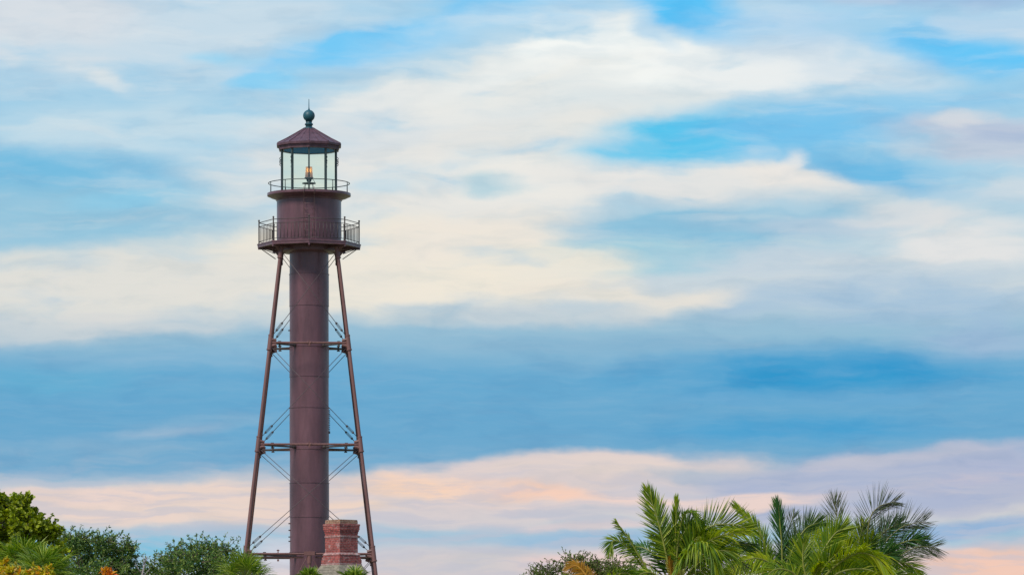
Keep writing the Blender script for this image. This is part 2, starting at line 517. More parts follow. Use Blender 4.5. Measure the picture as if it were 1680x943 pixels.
M = {}
M['brown'] = paint('brown_tower_paint', (.118, .057, .072), .32, .3, .8, .5)
M['brown2'] = paint('brown_leg_paint', (.15, .072, .067), .5, .2, 1.2, .4)
M['roofbrown'] = paint('brown_roof_paint', (.095, .050, .068), .45, .45, 1.6, .4)
M['verdigris'] = paint('weathered_copper', (.008, .068, .095), .5, .5, 2.0, .5)
M['ceiling'] = paint('blue_ceiling_paint', (.002, .27, .85), .6, .1, 1, .2)
M['mullion'] = paint('dark_teal_metal', (.035, .058, .062), .45, .2, 2, .5)
M['iron'] = paint('dark_iron', (.055, .045, .045), .5, .2, 2, .4)
M['rod'] = paint('rod_iron', (.075, .055, .062), .5, .2, 2, .4)
M['glass'] = glassmat()
M['brick'] = brickmat('weathered_red_brick', (.36, .075, .065), (.22, .04, .04), (.25, .16, .15), .75)
M['capbrick'] = brickmat('tan_cap_brick', (.30, .17, .105), (.26, .12, .08), (.33, .27, .2), .3)
M['mortar'] = brickmat('smeared_pale_mortar', (.34, .18, .17), (.30, .10, .09), (.40, .33, .33), .9)
M['shingle'] = paint('grey_tan_roof_shingle', (.23, .21, .165), .9, .35, 3, .2, False, .8)
M['sand'] = paint('sandy_grass_ground', (.20, .20, .11), .95, .4, .05, .2, False, .3)
M['wood'] = paint('white_board_wall', (.62, .62, .58), .7, .1, 2, .3)
M['pane'] = paint('dark_window_pane', (.03, .035, .045), .15, .05, 2, .5, False, 0)
M['bark'] = paint('grey_brown_bark', (.14, .11, .085), .9, .35, 3, .2, True, .8)
M['deadwood'] = paint('bleached_deadwood', (.30, .27, .28), .9, .3, 3, .2, True, .6)
M['rachis'] = paint('yellow_green_midrib', (.20, .22, .045), .5, .3, 4, .3, True, .1)
M['rachis_dark'] = paint('olive_midrib', (.12, .12, .035), .5, .3, 4, .3, True, .1)
M['rachis_orange'] = paint('orange_midrib', (.42, .22, .03), .5, .3, 4, .3, True, .1)
M['coco'] = leafmat('coconut_leaf', [(.04, .10, .006), (.095, .19, .007), (.20, .29, .010), (.36, .40, .016)], .35)
M['coco_shaded'] = leafmat('coconut_leaf_shaded', [(.018, .055, .006), (.04, .095, .007), (.07, .14, .010)], .3)  # darkened coconut leaf: shade inside the crown put into the colour
M['coco_blue'] = leafmat('coconut_leaf_bluegreen', [(.025, .10, .02), (.045, .14, .03), (.09, .19, .03)], .3)
M['coco_yellow'] = leafmat('coconut_leaf_yellow', [(.19, .30, .006), (.30, .38, .008), (.42, .43, .012)], .4)
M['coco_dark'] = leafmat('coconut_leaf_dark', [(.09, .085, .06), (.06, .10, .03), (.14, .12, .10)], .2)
M['coco_orange'] = leafmat('palm_leaf_orange', [(.36, .17, .015), (.42, .22, .02), (.30, .20, .02)], .4)
M['grape'] = leafmat('sea_grape_leaf', [(.13, .19, .005), (.21, .28, .007), (.33, .38, .014), (.13, .18, .006)], .3)
M['fan'] = leafmat('fan_palm_leaf', [(.05, .12, .010), (.11, .20, .012), (.21, .30, .025), (.36, .42, .08)], .35)
M['buttonwood'] = leafmat('small_dark_leaf', [(.035, .10, .028), (.07, .15, .036), (.14, .235, .045), (.29, .36, .09)], .28)
M['olive'] = leafmat('small_olive_leaf', [(.07, .12, .02), (.10, .16, .025), (.15, .22, .03), (.17, .10, .07)], .25)
M['croton'] = leafmat('croton_leaf', [(.52, .36, .008), (.26, .30, .012), (.62, .26, .01), (.20, .26, .015), (.62, .48, .02), (.34, .33, .012)], .35)
M['flower'] = leafmat('orange_leaf', [(.60, .26, .01), (.55, .12, .015), (.62, .36, .015)], .35)

# ------------------------------------------------------------------ ground
mb = MB()
mb.add([(-4000, -500, 0), (4000, -500, 0), (4000, 6000, 0), (-4000, 6000, 0)], [(0, 1, 2, 3)])
g = mb.build('ground', M['sand']); g['kind'] = 'structure'

# ------------------------------------------------------------------ lighthouse
TY = 229.0
S = TY / FPX
TX = (508.0 - 840) * S


def zz(py): return EYE + (HORIZON - py) * S


LH = thing('lighthouse', (TX, TY, 0), 'tall brown iron skeleton lighthouse with central stair column and glazed lantern', 'lighthouse')
LH.rotation_euler = (0, 0, math.atan2(-TX, TY))
# stair column: lapped plate rings
mb = MB()
seams = [1130, 1074, 1018, 960, 905, 848, 792, 737, 669, 618, 569, 502, 450]
prof = [(1.06, 0.0), (1.06, .3), (1.01, .32)]
rcur = [1.022, 1.008]
for i, sy in enumerate(seams):
    r0 = rcur[i % 2]; r1 = rcur[(i + 1) % 2]
    z = zz(sy)
    prof += [(r0, z - .015), (r0 + .022, z - .012), (r0 + .022, z + .012), (r1, z + .015)]
prof.append((rcur[len(seams) % 2], zz(410)))
mb.lathe(prof, 64)
colm = mb.build('stair_column', M['brown'], LH, auto=15)
# seams: rivets as little bolts up the two sides
for py in (858, 869, 880, 887, 542):
    mb = MB(); mb.box((-1.04, -.12, zz(py)), (.09, .06, .06))
    mb.build('bolt', M['iron'], LH)
mb = MB()
for i in range(12):
    z = zz(673 + i * 3.0)
    mb.tube([(1.03 + .02 * (i % 2), -.1, z - .03), (1.05 + .02 * ((i + 1) % 2), -.1, z + .03)], .02, 5)
mb.box((1.04, -.1, zz(709)), (.08, .08, .1))
mb.build('chain', M['iron'], LH)


def Wz(z): return 1.7094 + (22.89 - z) * .11594


ZTOP = zz(409) + .0
LV = [20.32, 15.08, 9.463]
mb = MB()
mb.tube([(-Wz(0), -Wz(0), 0), (-Wz(ZTOP), -Wz(ZTOP), ZTOP)], .088, 14)
leg0 = mb.build('leg', M['brown2'], LH, auto=50)
lv_all = [(z, .40, True) for z in LV] + [(ZTOP - .3, .3, False), (4.0, .4, False)]
cps = []
for z, h, lug in lv_all:
    mc = MB()
    W2 = lambda d: (-Wz(z + d), -Wz(z + d), z + d)
    mc.tube([W2(-h), W2(-h + .06), W2(-h + .07), W2(h - .07), W2(h - .06), W2(h)], [.142, .142, .12, .12, .135, .135], 14)
    cps.append(mc.build('coupling', M['brown2'], leg0, auto=40))
    if lug:     # gusset lugs towards the two neighbours
        w = Wz(z)
        for d in (Vector((1, 0, 0)), Vector((0, 1, 0))):
            ml = MB()
            p = Vector((-w, -w, z)) + d * .17
            for sz in (-.17, .17):
                ml.tube([p + Vector((0, 0, sz)) - d * .1, p + Vector((0, 0, sz * .6)) + d * .16], [.085, .06], 8)
            ml.box(p, (.2 if d.x else .06, .06 if d.x else .2, .4))
            cps.append(ml.build('gusset', M['brown2'], leg0, auto=40))
mb = MB()   # foot plate and pier out of frame
mb.box((-Wz(0), -Wz(0), .15), (1.0, 1.0, .3))
ft0 = mb.build('footing', M['sand'], leg0)
for k in (1, 2, 3):
    l = dup(leg0, LH, k * math.pi / 2)
    for c_ in cps: dup(c_, l)
    dup(ft0, l)

# horizontal struts, radial braces and tie rods: front face built, then turned
for li, z in enumerate(LV):
    w = Wz(z)
    mb = MB()
    mb.tube([(-w, -w, z), (w, -w, z)], .055, 10)
    for x in (-.08, .08): mb.tube([(x - .03, -w, z), (x + .03, -w, z)], .085, 10)
    mb.box((0, -w, z - .09), (.1, .1, .14)); mb.box((0, -w, z + .09), (.05, .05, .14))
    s0 = mb.build('strut', M['brown2'], LH, auto=40)
    mb = MB()
    a = Vector((-w, -w, z - .02)); b = Vector((-.72, -.72, z - .03))
    mb.tube([a, b], .05, 8)
    mb.tube([a.lerp(b, .93), b], .085, 8)
    m_ = a.lerp(b, .38)
    mb.tube([m_ + Vector((0, 0, .14)), m_ + Vector((0, 0, -.14))], .05, 8)
    mb.box(m_ + Vector((0, 0, .12)), (.16, .16, .05)); mb.box(m_ + Vector((0, 0, -.12)), (.16, .16, .05))
    r0 = mb.build('radial_brace', M['iron'], LH, auto=40)
    for k in (1, 2, 3):
        dup(s0, LH, k * math.pi / 2); dup(r0, LH, k * math.pi / 2)

# doubled beam and middle post of the lowest level
z = LV[2]; w = Wz(z)
mb = MB()
for sx in (-1, 1):
    mb.tube([(sx * w, -w + .12, z - .17), (sx * .3, -w + .12, z - .17)], .05, 8)
mb.box((0, -w, z + .02), (.55, .24, .2))
mb.tube([(0, -w, z), (0, -w, 0)], .085, 12)
mb.tube([(0, -w, z - .1), (0, -w, z - .5)], .12, 12)
for sx in (-1, 1):
    mb.tube([(sx * .15, -w, z - .2), (sx * 1.9, -w - .0, 6.0)], .022, 6)
    mb.tube([(sx * 1.6, -w, z + .05), (sx * 1.6, -w, z + .22)], .03, 6)
    mb.box((sx * 1.6, -w, z + .17), (.14, .06, .05)); mb.box((sx * 1.6, -w + .1, z - .33), (.1, .1, .1))
mb.build('entrance_frame', M['brown2'], LH, auto=40)


def rod(p0, p1, name='tie_rod', r=.017):
    """p0 upper end, p1 lower end; turnbuckle near the lower end"""
    mb = MB(); mb.tube([p0, p1], r, 6)
    o = mb.build(name, M['rod'], LH, smooth=True)
    d = (Vector(p1) - Vector(p0)); ln = d.length; d.normalize()
    t = MB()
    a = Vector(p1) - d * .95; b = Vector(p1) - d * .48
    up = Vector((0, 0, 1)); sd = (up - d * up.dot(d)).normalized()
    for s_ in (-1, 1):
        t.tube([a + sd * .05 * s_, b + sd * .05 * s_], .012, 5)
    for q in (a, b):
        t.tube([q - d * .06, q - d * .02, q + d * .02, q + d * .06], [.025, .05, .05, .025], 8)
    tb = t.build('turnbuckle', M['iron'], o, auto=40)
    return o, tb


panels = [(ZTOP - .25, LV[0]), (LV[0], LV[1]), (LV[1], LV[2]), (LV[2], 0.6)]
for zt, zb in panels:
    wt, wb = Wz(zt), Wz(zb)
    for s_ in (-1, 1):
        p0 = Vector((s_ * (wt - .05), -wt + .02 * s_, zt - (.22 if zt < 24 else 0)))
        p1 = Vector((-s_ * (wb - .05), -wb + .02 * s_, zb + .25))
        o, tb = rod(p0, p1)
        for k in (1, 2, 3):
            c = dup(o, LH, k * math.pi / 2); dup(tb, c)

# drum below the lower gallery and its brackets
mb = MB()
mb.lathe([(1.02, zz(415.5)), (1.45, zz(414)), (1.53, zz(412.5)), (1.53, zz(404)), (1.49, zz(403.4)), (1.49, zz(397))], 64)
mb.build('drum', M['brown'], LH, auto=30)
RG = 85.3 * S
ZD = zz(400.5)
mb = MB()
mb.lathe([(.95, ZD - .12), (RG - .16, ZD - .12), (RG - .12, ZD - .20), (RG - .03, ZD - .18), (RG - .03, ZD - .07), (RG, ZD - .06), (RG, ZD), (.95, ZD)], 8)
for k in range(8):
    a = k * math.pi / 4
    d = Vector((math.sin(a), -math.cos(a), 0))
    mb.box(d * (RG * .5 + .5) + Vector((0, 0, ZD - .20)), (.09, RG - 1.1, .16), Matrix.Rotation(a, 3, 'Z'))
mb.build('lower_gallery', M['brown'], LH)
mb = MB()
a = math.pi / 4
d = Vector((-math.sin(a), -math.cos(a), 0))
pts = []
for i in range(9):
    t_ = i / 8 * math.pi / 2
    pts.append(d * (RG - .12 - (RG - 2.13) * math.sin(t_)) + Vector((0, 0, ZD - .2 - .75 * (1 - math.cos(t_)))))
mb.tube(pts, .05, 8)
mb.tube([d * (RG - .2) + Vector((0, 0, ZD - .22)), d * 2.1 + Vector((0, 0, ZD - .6))], .025, 6)
br0 = mb.build('bracket', M['brown2'], LH, auto=40)
for k in (1, 2, 3): dup(br0, LH, k * math.pi / 2)
mb = MB()
for s_ in (-1, 1):
    mb.tube([(s_ * (RG - .15), 0, ZD - .2), (s_ * 1.75, -1.35, ZD - .62)], .022, 6)
    mb.tube([(s_ * (RG - .15), 0, ZD - .2), (s_ * 1.75, 1.35, ZD - .62)], .022, 6)
mb.build('stay_rod', M['iron'], LH)

# lower railing: one side, turned eight times
RP = 82 * S
mb = MB()
mb.tube([(0, -RP, ZD), (0, -RP, ZD + 1.18)], .033, 8)
mb.sphere((0, -RP, ZD + 1.21), .05, 8)
mb.box((0, -RP, ZD - .03), (.12, .12, .1))
post0 = mb.build('railing_post', M['iron'], LH, auto=50)
mb = MB()
A = Vector((0, -RP, 0)); B = Vector((RP * math.sin(math.pi / 4), -RP * math.cos(math.pi / 4), 0))
for h, r_ in ((1.1, .02), (.9, .016), (.12, .016)):
    mb.tube([A + Vector((0, 0, ZD + h)), B + Vector((0, 0, ZD + h))], r_, 6)
for i in range(1, 10):
    q = A.lerp(B, i / 10)
    mb.tube([q + Vector((0, 0, ZD + .12)), q + Vector((0, 0, ZD + .9))], .016, 5)
pan0 = mb.build('railing_panel', M['iron'], LH, smooth=True)
for k in range(1, 8):
    dup(post0, LH, k * math.pi / 4); dup(pan0, LH, k * math.pi / 4)

# watch room
mb = MB()
mb.lathe([(1.69, ZD + .004), (1.69, ZD + .1), (1.665, ZD + .12), (1.665, zz(330)), (1.70, zz(329.5)), (1.72, zz(327.5))], 72)
mb.build('watch_room', M['brown'], LH, auto=30)
ZU = zz(317.5)
RU = 68.5 * S
mb = MB()
mb.lathe([(1.6, zz(327.4)), (1.74, zz(327.4)), (1.80, zz(326)), (1.98, zz(324.2)), (RU - .06, zz(322.2)), (RU, zz(321.6)), (RU, ZU), (1.2, ZU), (1.2, ZU - .04)], 72)
mb.build('upper_gallery', M['brown'], LH, auto=25)
# upper ring rail
RR = 66.5 * S
mb = MB()
ring = [(RR * math.sin(2 * math.pi * i / 72), -RR * math.cos(2 * math.pi * i / 72), ZU + .53) for i in range(73)]
mb.tube(ring, .022, 6, caps=False)
mb.build('ring_rail', M['mullion'], LH, smooth=True)
mb = MB()
RPU = 65.8 * S
mb.tube([(0, -RPU, ZU), (0, -RPU, ZU + .53)], .022, 6)
p0 = mb.build('ring_post', M['mullion'], LH, smooth=True)
for k in range(1, 10): dup(p0, LH, k * math.pi / 5)
# ladder
mb = MB()
for sx in (-1, 1):
    mb.tube([(sx * .265, -1.86, ZD + .1), (sx * .265, -1.86, zz(326)), (sx * .265, -RU - .03, zz(322)), (sx * .265, -RU - .03, ZU + .12)], .016, 6)
for i in range(8):
    z_ = ZD + .3 + i * .27
    mb.tube([(-.265, -1.86, z_), (.265, -1.86, z_)], .008, 5)
for sx in (-1, 1):
    for z_ in (ZD + .6, ZD + 1.7): mb.tube([(sx * .265, -1.86, z_), (sx * .265, -1.66, z_)], .012, 5)
mb.build('ladder', paint('ladder_brown', (.2, .12, .12), .4, .1), LH, smooth=True)

# lantern: ten sides, a corner to the front
RL = 44.2 * S / .951
ZG0, ZG1 = ZU - .0, zz(247)
PH = 0.0
mb = MB()
mb.lathe([(RL + .05, ZU + .003), (RL + .05, ZU + .05), (RL - .08, ZU + .06), (RL - .08, ZU + .003)], 10)
mb.build('lantern_sill', M['brown'], LH)
mb = MB()
mb.box((0, -RL, (ZG0 + ZG1) / 2), (.085, .10, ZG1 - ZG0))
mu0 = mb.build('mullion', M['mullion'], LH)
mb = MB()
for z_ in (zz(262), zz(268)):
    hp = [(0.0 + .0, -RL - .04 - .09 * math.sin(math.pi * i / 8), z_ - .09 + .18 * i / 8) for i in range(9)]
    mb.tube(hp, .016, 6)
hh0 = mb.build('handhold', M['mullion'], mu0, smooth=True)
A = Vector((0, -RL, 0)); B = Vector((RL * math.sin(math.pi / 5), -RL * math.cos(math.pi / 5), 0))
e = (B - A).normalized() * .044
n_ = Vector((e.y, -e.x, 0)).normalized()
mb = MB()
q = [A + e, B - e]
mb.add([q[0] + Vector((0, 0, ZG0 + .06)), q[1] + Vector((0, 0, ZG0 + .06)), q[1] + Vector((0, 0, ZG1)), q[0] + Vector((0, 0, ZG1))], [(0, 1, 2, 3)])
gl0 = mb.build('glass_pane', M['glass'], LH)
for k in range(1, 10):
    m_ = dup(mu0, LH, k * math.pi / 5)
    if k % 5 != 0: dup(hh0, m_)
    dup(gl0, LH, k * math.pi / 5)
bpy.data.objects.remove(hh0)
mb = MB()
mb.lathe([(.02, ZG1 + .02), (RL - .06, ZG1 + .02)], 10)
mb.build('ceiling', M['ceiling'], LH)
# roof
k_ = 1 / .951
mb = MB()
rf = [(48.6, 247), (48.8, 244.2), (49.6, 243.6), (49.4, 241.6), (52.4, 240.9), (52.8, 237.4), (51.6, 236.6)]
rf2 = [(51.6, 236.6), (36, 228.2), (22, 219.6), (9.3, 211.6), (9.0, 210)]
mb.lathe([(RL - .1, ZG1)] + [(r * S * k_, zz(y)) for r, y in rf], 10)
mb.build('roof_cornice', M['roofbrown'], LH)
mb = MB()
mb.lathe([(r * S * k_, zz(y)) for r, y in rf2], 10)
for k in range(10):
    a = k * math.pi / 5
    pts = [(r * S * k_ * math.sin(a), -r * S * k_ * math.cos(a), zz(y) + .012) for r, y in rf2[:-1]]
    mb.tube(pts, .028, 6)
    # standing seam at mid panel
    a += math.pi / 10
    pts = [(r * S * k_ * .951 * math.sin(a), -r * S * k_ * .951 * math.cos(a), zz(y) + .006) for r, y in rf2[:-1]]
    mb.tube(pts, .012, 5)
roof = mb.build('roof', M['roofbrown'], LH)
mb = MB()
nk = [(9.4, 211.8), (9.6, 210.8), (9.2, 209.8), (6.6, 209), (5.2, 207.4), (5.4, 206), (6.9, 204.6), (6.9, 203.4), (5.2, 201.8), (4.8, 200), (5.8, 198.6)]
mb.lathe([(r * S, zz(y)) for r, y in nk], 32)
mb.build('vent_neck', M['verdigris'], LH, auto=40)
mb = MB()
mb.sphere((0, 0, zz(189.8)), 9.7 * S, 20)
ball = mb.build('ball_finial', M['verdigris'], LH, smooth=True)
mb = MB()
mb.tube([(0, 0, zz(182)), (0, 0, zz(179.3)), (0, 0, zz(177.5)), (0, 0, zz(162.5))], [.07, .05, .026, .014], 8)
mb.build('lightning_rod', M['verdigris'], ball, smooth=True)

# beacon lamp, standing inside the lantern
LP = thing('beacon_lamp', (TX, TY, ZU), 'small lit amber glass lamp on a dark stool inside the lantern room', 'lamp')
LP.rotation_euler = LH.rotation_euler


def zl(py): return zz(py) - ZU


m, nt = newmat('frosted_lamp_glass'); N_, L_ = nt.nodes.new, nt.links.new
a_ = N_('ShaderNodeBsdfTranslucent'); a_.inputs[0].default_value = (.85, .75, .74, 1)
b_ = N_('ShaderNodeBsdfTransparent'); b_.inputs[0].default_value = (.8, .62, .6, 1)
c_ = N_('ShaderNodeMixShader'); c_.inputs[0].default_value = .45
L_(a_.outputs[0], c_.inputs[1]); L_(b_.outputs[0], c_.inputs[2])
o_ = N_('ShaderNodeOutputMaterial'); L_(c_.outputs[0], o_.inputs[0])
M['lampglass'] = m
m, nt = newmat('lamp_flame'); N_, L_ = nt.nodes.new, nt.links.new
e_ = N_('ShaderNodeEmission'); e_.inputs[0].default_value = (1.0, .5, .14, 1); e_.inputs[1].default_value = 4.0
o_ = N_('ShaderNodeOutputMaterial'); L_(e_.outputs[0], o_.inputs[0])
M['flame'] = m
mb = MB()
mb.lathe([(5.2 * S, zl(273.6)), (5.6 * S, zl(280)), (6.5 * S, zl(291.5))], 24)
mb.lathe([(.02, zl(273.4)), (5.2 * S, zl(273.6))], 24)
mb.build('lamp_glass', M['lampglass'], LP, smooth=True)
mb = MB()
mb.lathe([(.01, zl(284)), (2.2 * S, zl(282)), (2.8 * S, zl(279)), (1.8 * S, zl(276)), (.01, zl(274.6))], 16)
mb.build('bulb', M['flame'], LP, smooth=True)
mb = MB()
mb.lathe([(7.4 * S, zl(291.4)), (7.6 * S, zl(292.4)), (5.0 * S, zl(294)), (3.6 * S, zl(295.4)), (4.2 * S, zl(296.6)), (2.6 * S, zl(298)), (3.4 * S, zl(300))], 24)
mb.tube([(.18, -.05, zl(294)), (.26, -.05, zl(296.5)), (.3, -.05, zl(299.6))], .012, 5)
mb.build('lamp_base', M['verdigris'], LP, auto=40)
mb = MB()
mb.lathe([(.01, zl(299.9)), (11.2 * S, zl(299.9)), (11.2 * S, zl(301.2)), (.01, zl(301.2))], 24)
for a in (20, 110, 200, 290):
    for da in (0,):
        x, y = math.cos(R(a + 25)), math.sin(R(a + 25))
        mb.tube([(x * 8.6 * S, y * 8.6 * S, zl(301)), (x * 10.6 * S, y * 10.6 * S, 0.0)], .022, 6)
mb.build('stool', M['mullion'], LP, auto=40)

# ------------------------------------------------------------------ cottage with the chimney
HY = 205.0
hs = HY / FPX
HX = (560.5 - 840) * hs


def hz(py): return EYE + (HORIZON - py) * hs


HS = thing('cottage', (HX, HY, 0), 'cottage roof peak with weathered red brick chimney standing before the lighthouse', 'house')
pk = hz(926)
ev, hw = 4.3, 5.6
mb = MB()
mb.add([(-hw, -hw, ev), (hw, -hw, ev), (hw, hw, ev), (-hw, hw, ev), (-.62, -.62, pk), (.62, -.62, pk), (.62, .62, pk), (-.62, .62, pk)],
       [(0, 1, 5, 4), (1, 2, 6, 5), (2, 3, 7, 6), (3, 0, 4, 7), (4, 5, 6, 7), (3, 2, 1, 0)])
for i in range(30):   # shingle courses
    t_ = i / 30
    w_ = hw + (.62 - hw) * t_; z_ = ev + (pk - ev) * t_
    for s_ in (-1, 1):
        mb.tube([(-w_, s_ * (w_ + .004), z_), (w_, s_ * (w_ + .004), z_)], .014, 4)
        mb.tube([(s_ * (w_ + .004), -w_, z_), (s_ * (w_ + .004), w_, z_)], .014, 4)
rf_ = mb.build('roof', M['shingle'], HS)
mb = MB()
mb.box((0, 0, 3.0), (9.6, 9.6, 2.6))
mb.build('wall', M['wood'], HS)
mb = MB()
mb.tube([(0, -4.4, 0), (0, -4.4, 1.7)], .15, 8)
pl = mb.build('pile', M['bark'], HS)
for x, y in ((-4.4, 0), (4.4, 0), (-4.4, 8.8), (4.4, 8.8), (0, 8.8)): dup(pl, HS, None, (x, y, 0))
mb = MB()
mb.box((0, -4.82, 3.1), (1.2, .1, 1.5))
wn = mb.build('window', M['wood'], HS)
mb = MB(); mb.box((0, -4.875, 3.1), (1.0, .03, 1.3)); pn = mb.build('pane', M['pane'], wn)
wn.location = (-2.2, 0, 0)
w2_ = dup(wn, HS, None, (2.2, 0, 0)); dup(pn, w2_)

CH = 0.72 * hs * 0 + 1.0
half = 26.6 * hs / 1.414 * 1.0          # half side of the shaft, seen corner on


def sq(mb, prof, mat=0):
    """square stepped shaft: list of (half width in px of the diagonal, py)"""
    vs = []
    for r, y in prof:
        h = r * hs / 1.414
        z = hz(y)
        vs.append([(-h, -h, z), (h, -h, z), (h, h, z), (-h, h, z)])
    o = []
    fl = [p for q in vs for p in q]
    fs = []
    for i in range(len(vs) - 1):
        for k in range(4):
            k2 = (k + 1) % 4
            fs.append((i * 4 + k, i * 4 + k2, i * 4 + 4 + k2, i * 4 + 4 + k))
    e_ = (len(vs) - 1) * 4
    fs.append((e_, e_ + 1, e_ + 2, e_ + 3))
    mb.add(fl, fs, mat)


mb = MB()
sq(mb, [(32.5, 930), (32.5, 923.4), (33.3, 923.2), (33.3, 917.6), (32.2, 917.4), (32.2, 913.8), (30.4, 913.6), (30.2, 909.4), (27.8, 908.6),
        (27.0, 907.5), (26.9, 881.2), (26.9, 874.6), (27.6, 874.4), (27.6, 871.6), (28.8, 871.4), (28.8, 868.8), (30.0, 868.6),
        (30.0, 862.4), (30.8, 862.2), (30.8, 859.6), (30.0, 859)])
chim = mb.build('chimney', M['brick'], HS)
chim.rotation_euler = (0, 0, R(42))
mb = MB()
sq(mb, [(26.9, 859.2), (26.9, 854.2), (26.2, 853.9), (26.2, 852.2), (24, 851.9)])
mb.build('chimney_cap', M['capbrick'], chim)
mb = MB()
sq(mb, [(27.0, 881.2), (28.0, 880.8), (28.0, 878.8), (27.0, 878.2)])
sq(mb, [(30.8, 910.4), (31.2, 909.6), (30.0, 908.2), (27.2, 905.8)])
sq(mb, [(33.7, 926.4), (33.9, 924.6), (32.2, 923.6)])
mb.build('mortar_band', M['mortar'], chim)
mb = MB()
sq(mb, [(44, 938), (38, 931), (33.2, 925.8)])
mb.build('flashing', M['shingle'], chim)


# ------------------------------------------------------------------ plants
def rv(): return Vector((random.gauss(0, 1), random.gauss(0, 1), random.gauss(0, 1)))


def leaf(mb, p, d, n, L, Wd, mat=0, fold=.25):
    d = d.normalized(); s = d.cross(n)
    if s.length < 1e-4: return
    s.normalize(); n = s.cross(d)
    a = p; b = p + d * L * .45 + s * Wd / 2 + n * fold * Wd; c = p + d * L - n * L * .12; e = p + d * L * .45 - s * Wd / 2 + n * fold * Wd
    mb.add([a, b, c, e], [(0, 1, 2), (0, 2, 3)], mat)


def roundleaf(mb, p, d, n, L, mat=0):
    d = d.normalized(); s = d.cross(n)
    if s.length < 1e-4: return
    s.normalize(); n = s.cross(d)
    c = p + d * L / 2
    vs = [c + (d * math.cos(2 * math.pi * k / 8) + s * math.sin(2 * math.pi * k / 8)) * L / 2
          + n * (.16 * L * abs(math.sin(2 * math.pi * k / 8))) for k in range(8)]
    mb.add(vs, [(0, 1, 2, 3, 4), (0, 4, 5, 6, 7)], mat)


def shrub(name, label, cat, Y, clumps, leafL, leafW, nl, lm, kind='leaf', twigs=14, group=None, trunk_px=None, tw_len=.5, bark='bark', depth=1.0, twl=10):
    """clumps: (px, py, rx_px, ry_px); leaves on the shell and inside, twigs breaking the outline"""
    k = Y / FPX
    cx = trunk_px if trunk_px is not None else sum(c[0] for c in clumps) / len(clumps)
    root = Vector(((cx - 840) * k, Y, 0))
    T = thing(name, root, label, cat, group)
    fo, st = MB(), MB()
    fork = Vector((0, 0, max(1.0, min((EYE + (HORIZON - c[1]) * k) for c in clumps) - 2.5)))
    st.tube([(0, 0, 0), (.05, .03, fork.z * .5), fork], [.16, .13, .11], 8)
    tot = sum(c[2] * c[3] for c in clumps)
    for (px, py, rx, ry) in clumps:
        dy = random.uniform(-1, 1) * depth
        c = at(px, py, Y) - root + Vector((0, dy, 0))
        rad = Vector((rx * k, (rx + ry) / 2 * k * .9, ry * k))
        mid = fork.lerp(c, .55) + Vector((0, 0, -.2))
        st.tube([fork + Vector((0, .1, 0)), mid + Vector((0, rad.y * .3, 0)), c + Vector((0, rad.y * .35, -rad.z * .2))], [.06, .04, .015], 6)
        cnt = int(2.3 * nl * rx * ry / tot)
        for i in range(cnt):
            u = rv().normalized()
            r_ = random.random() ** .45
            p = c + Vector((u.x * rad.x, u.y * rad.y, u.z * rad.z)) * r_
            if r_ > .45 and mnoise.noise((p + root) * 1.5) + .5 * mnoise.noise((p + root) * 3.5) < -.06 + (r_ - .8) * .5: continue
            nrm = (u * .5 + Vector((0, -.15, .75)) + rv() * .38)
            d = (u * .7 + rv() * .6 + Vector((0, 0, -.1)))
            s = random.uniform(.65, 1.2)
            if kind == 'round': roundleaf(fo, p, d, nrm, leafL * s)
            else: leaf(fo, p, d, nrm, leafL * s, leafW * s)
        for i in range(int(twigs)):
            u = rv(); u.z = abs(u.z) * .9 + .1; u.normalize()
            p0 = c + Vector((u.x * rad.x, u.y * rad.y, u.z * rad.z)) * .55
            ln = tw_len * random.uniform(.5, 1.3)
            sh = c + Vector((u.x * rad.x, u.y * rad.y, u.z * rad.z)) * random.uniform(.86, 1.05) - p0
            d = (u + rv() * .45 + Vector((0, 0, .1))).normalized()
            p1 = p0 + sh; p2 = p1 + d * ln * .75
            st.tube([p0, p1, p2], [.016, .011, .005], 4, caps=False)
            for j in range(twl):
                t_ = random.random() ** .7
                q = p1.lerp(p2, t_) if j % 3 else p0.lerp(p1, random.uniform(.5, 1))
                dd = (d * .6 + rv() * .7)
                s = random.uniform(.6, 1.05)
                if kind == 'round': roundleaf(fo, q, dd, rv() * .6 + Vector((0, -.3, .5)), leafL * s)
                else: leaf(fo, q, dd, rv() * .5 + Vector((0, -.1, .7)), leafL * s, leafW * s)
    st.build('trunk', M[bark], T, smooth=True)
    fo.build('crown', M[lm], T)
    return T


def spline(pts, n):
    out = []
    P = [pts[0] * 2 - pts[1]] + list(pts) + [pts[-1] * 2 - pts[-2]]
    segs = len(pts) - 1
    for i in range(n + 1):
        u = i / n * segs
        k = min(int(u), segs - 1); t = u - k
        p0, p1, p2, p3 = P[k], P[k + 1], P[k + 2], P[k + 3]
        out.append(.5 * ((2 * p1) + (p2 - p0) * t + (2 * p0 - 5 * p1 + 4 * p2 - p3) * t * t + (3 * p1 - p0 - 3 * p2 + p3) * t ** 3))
    return out


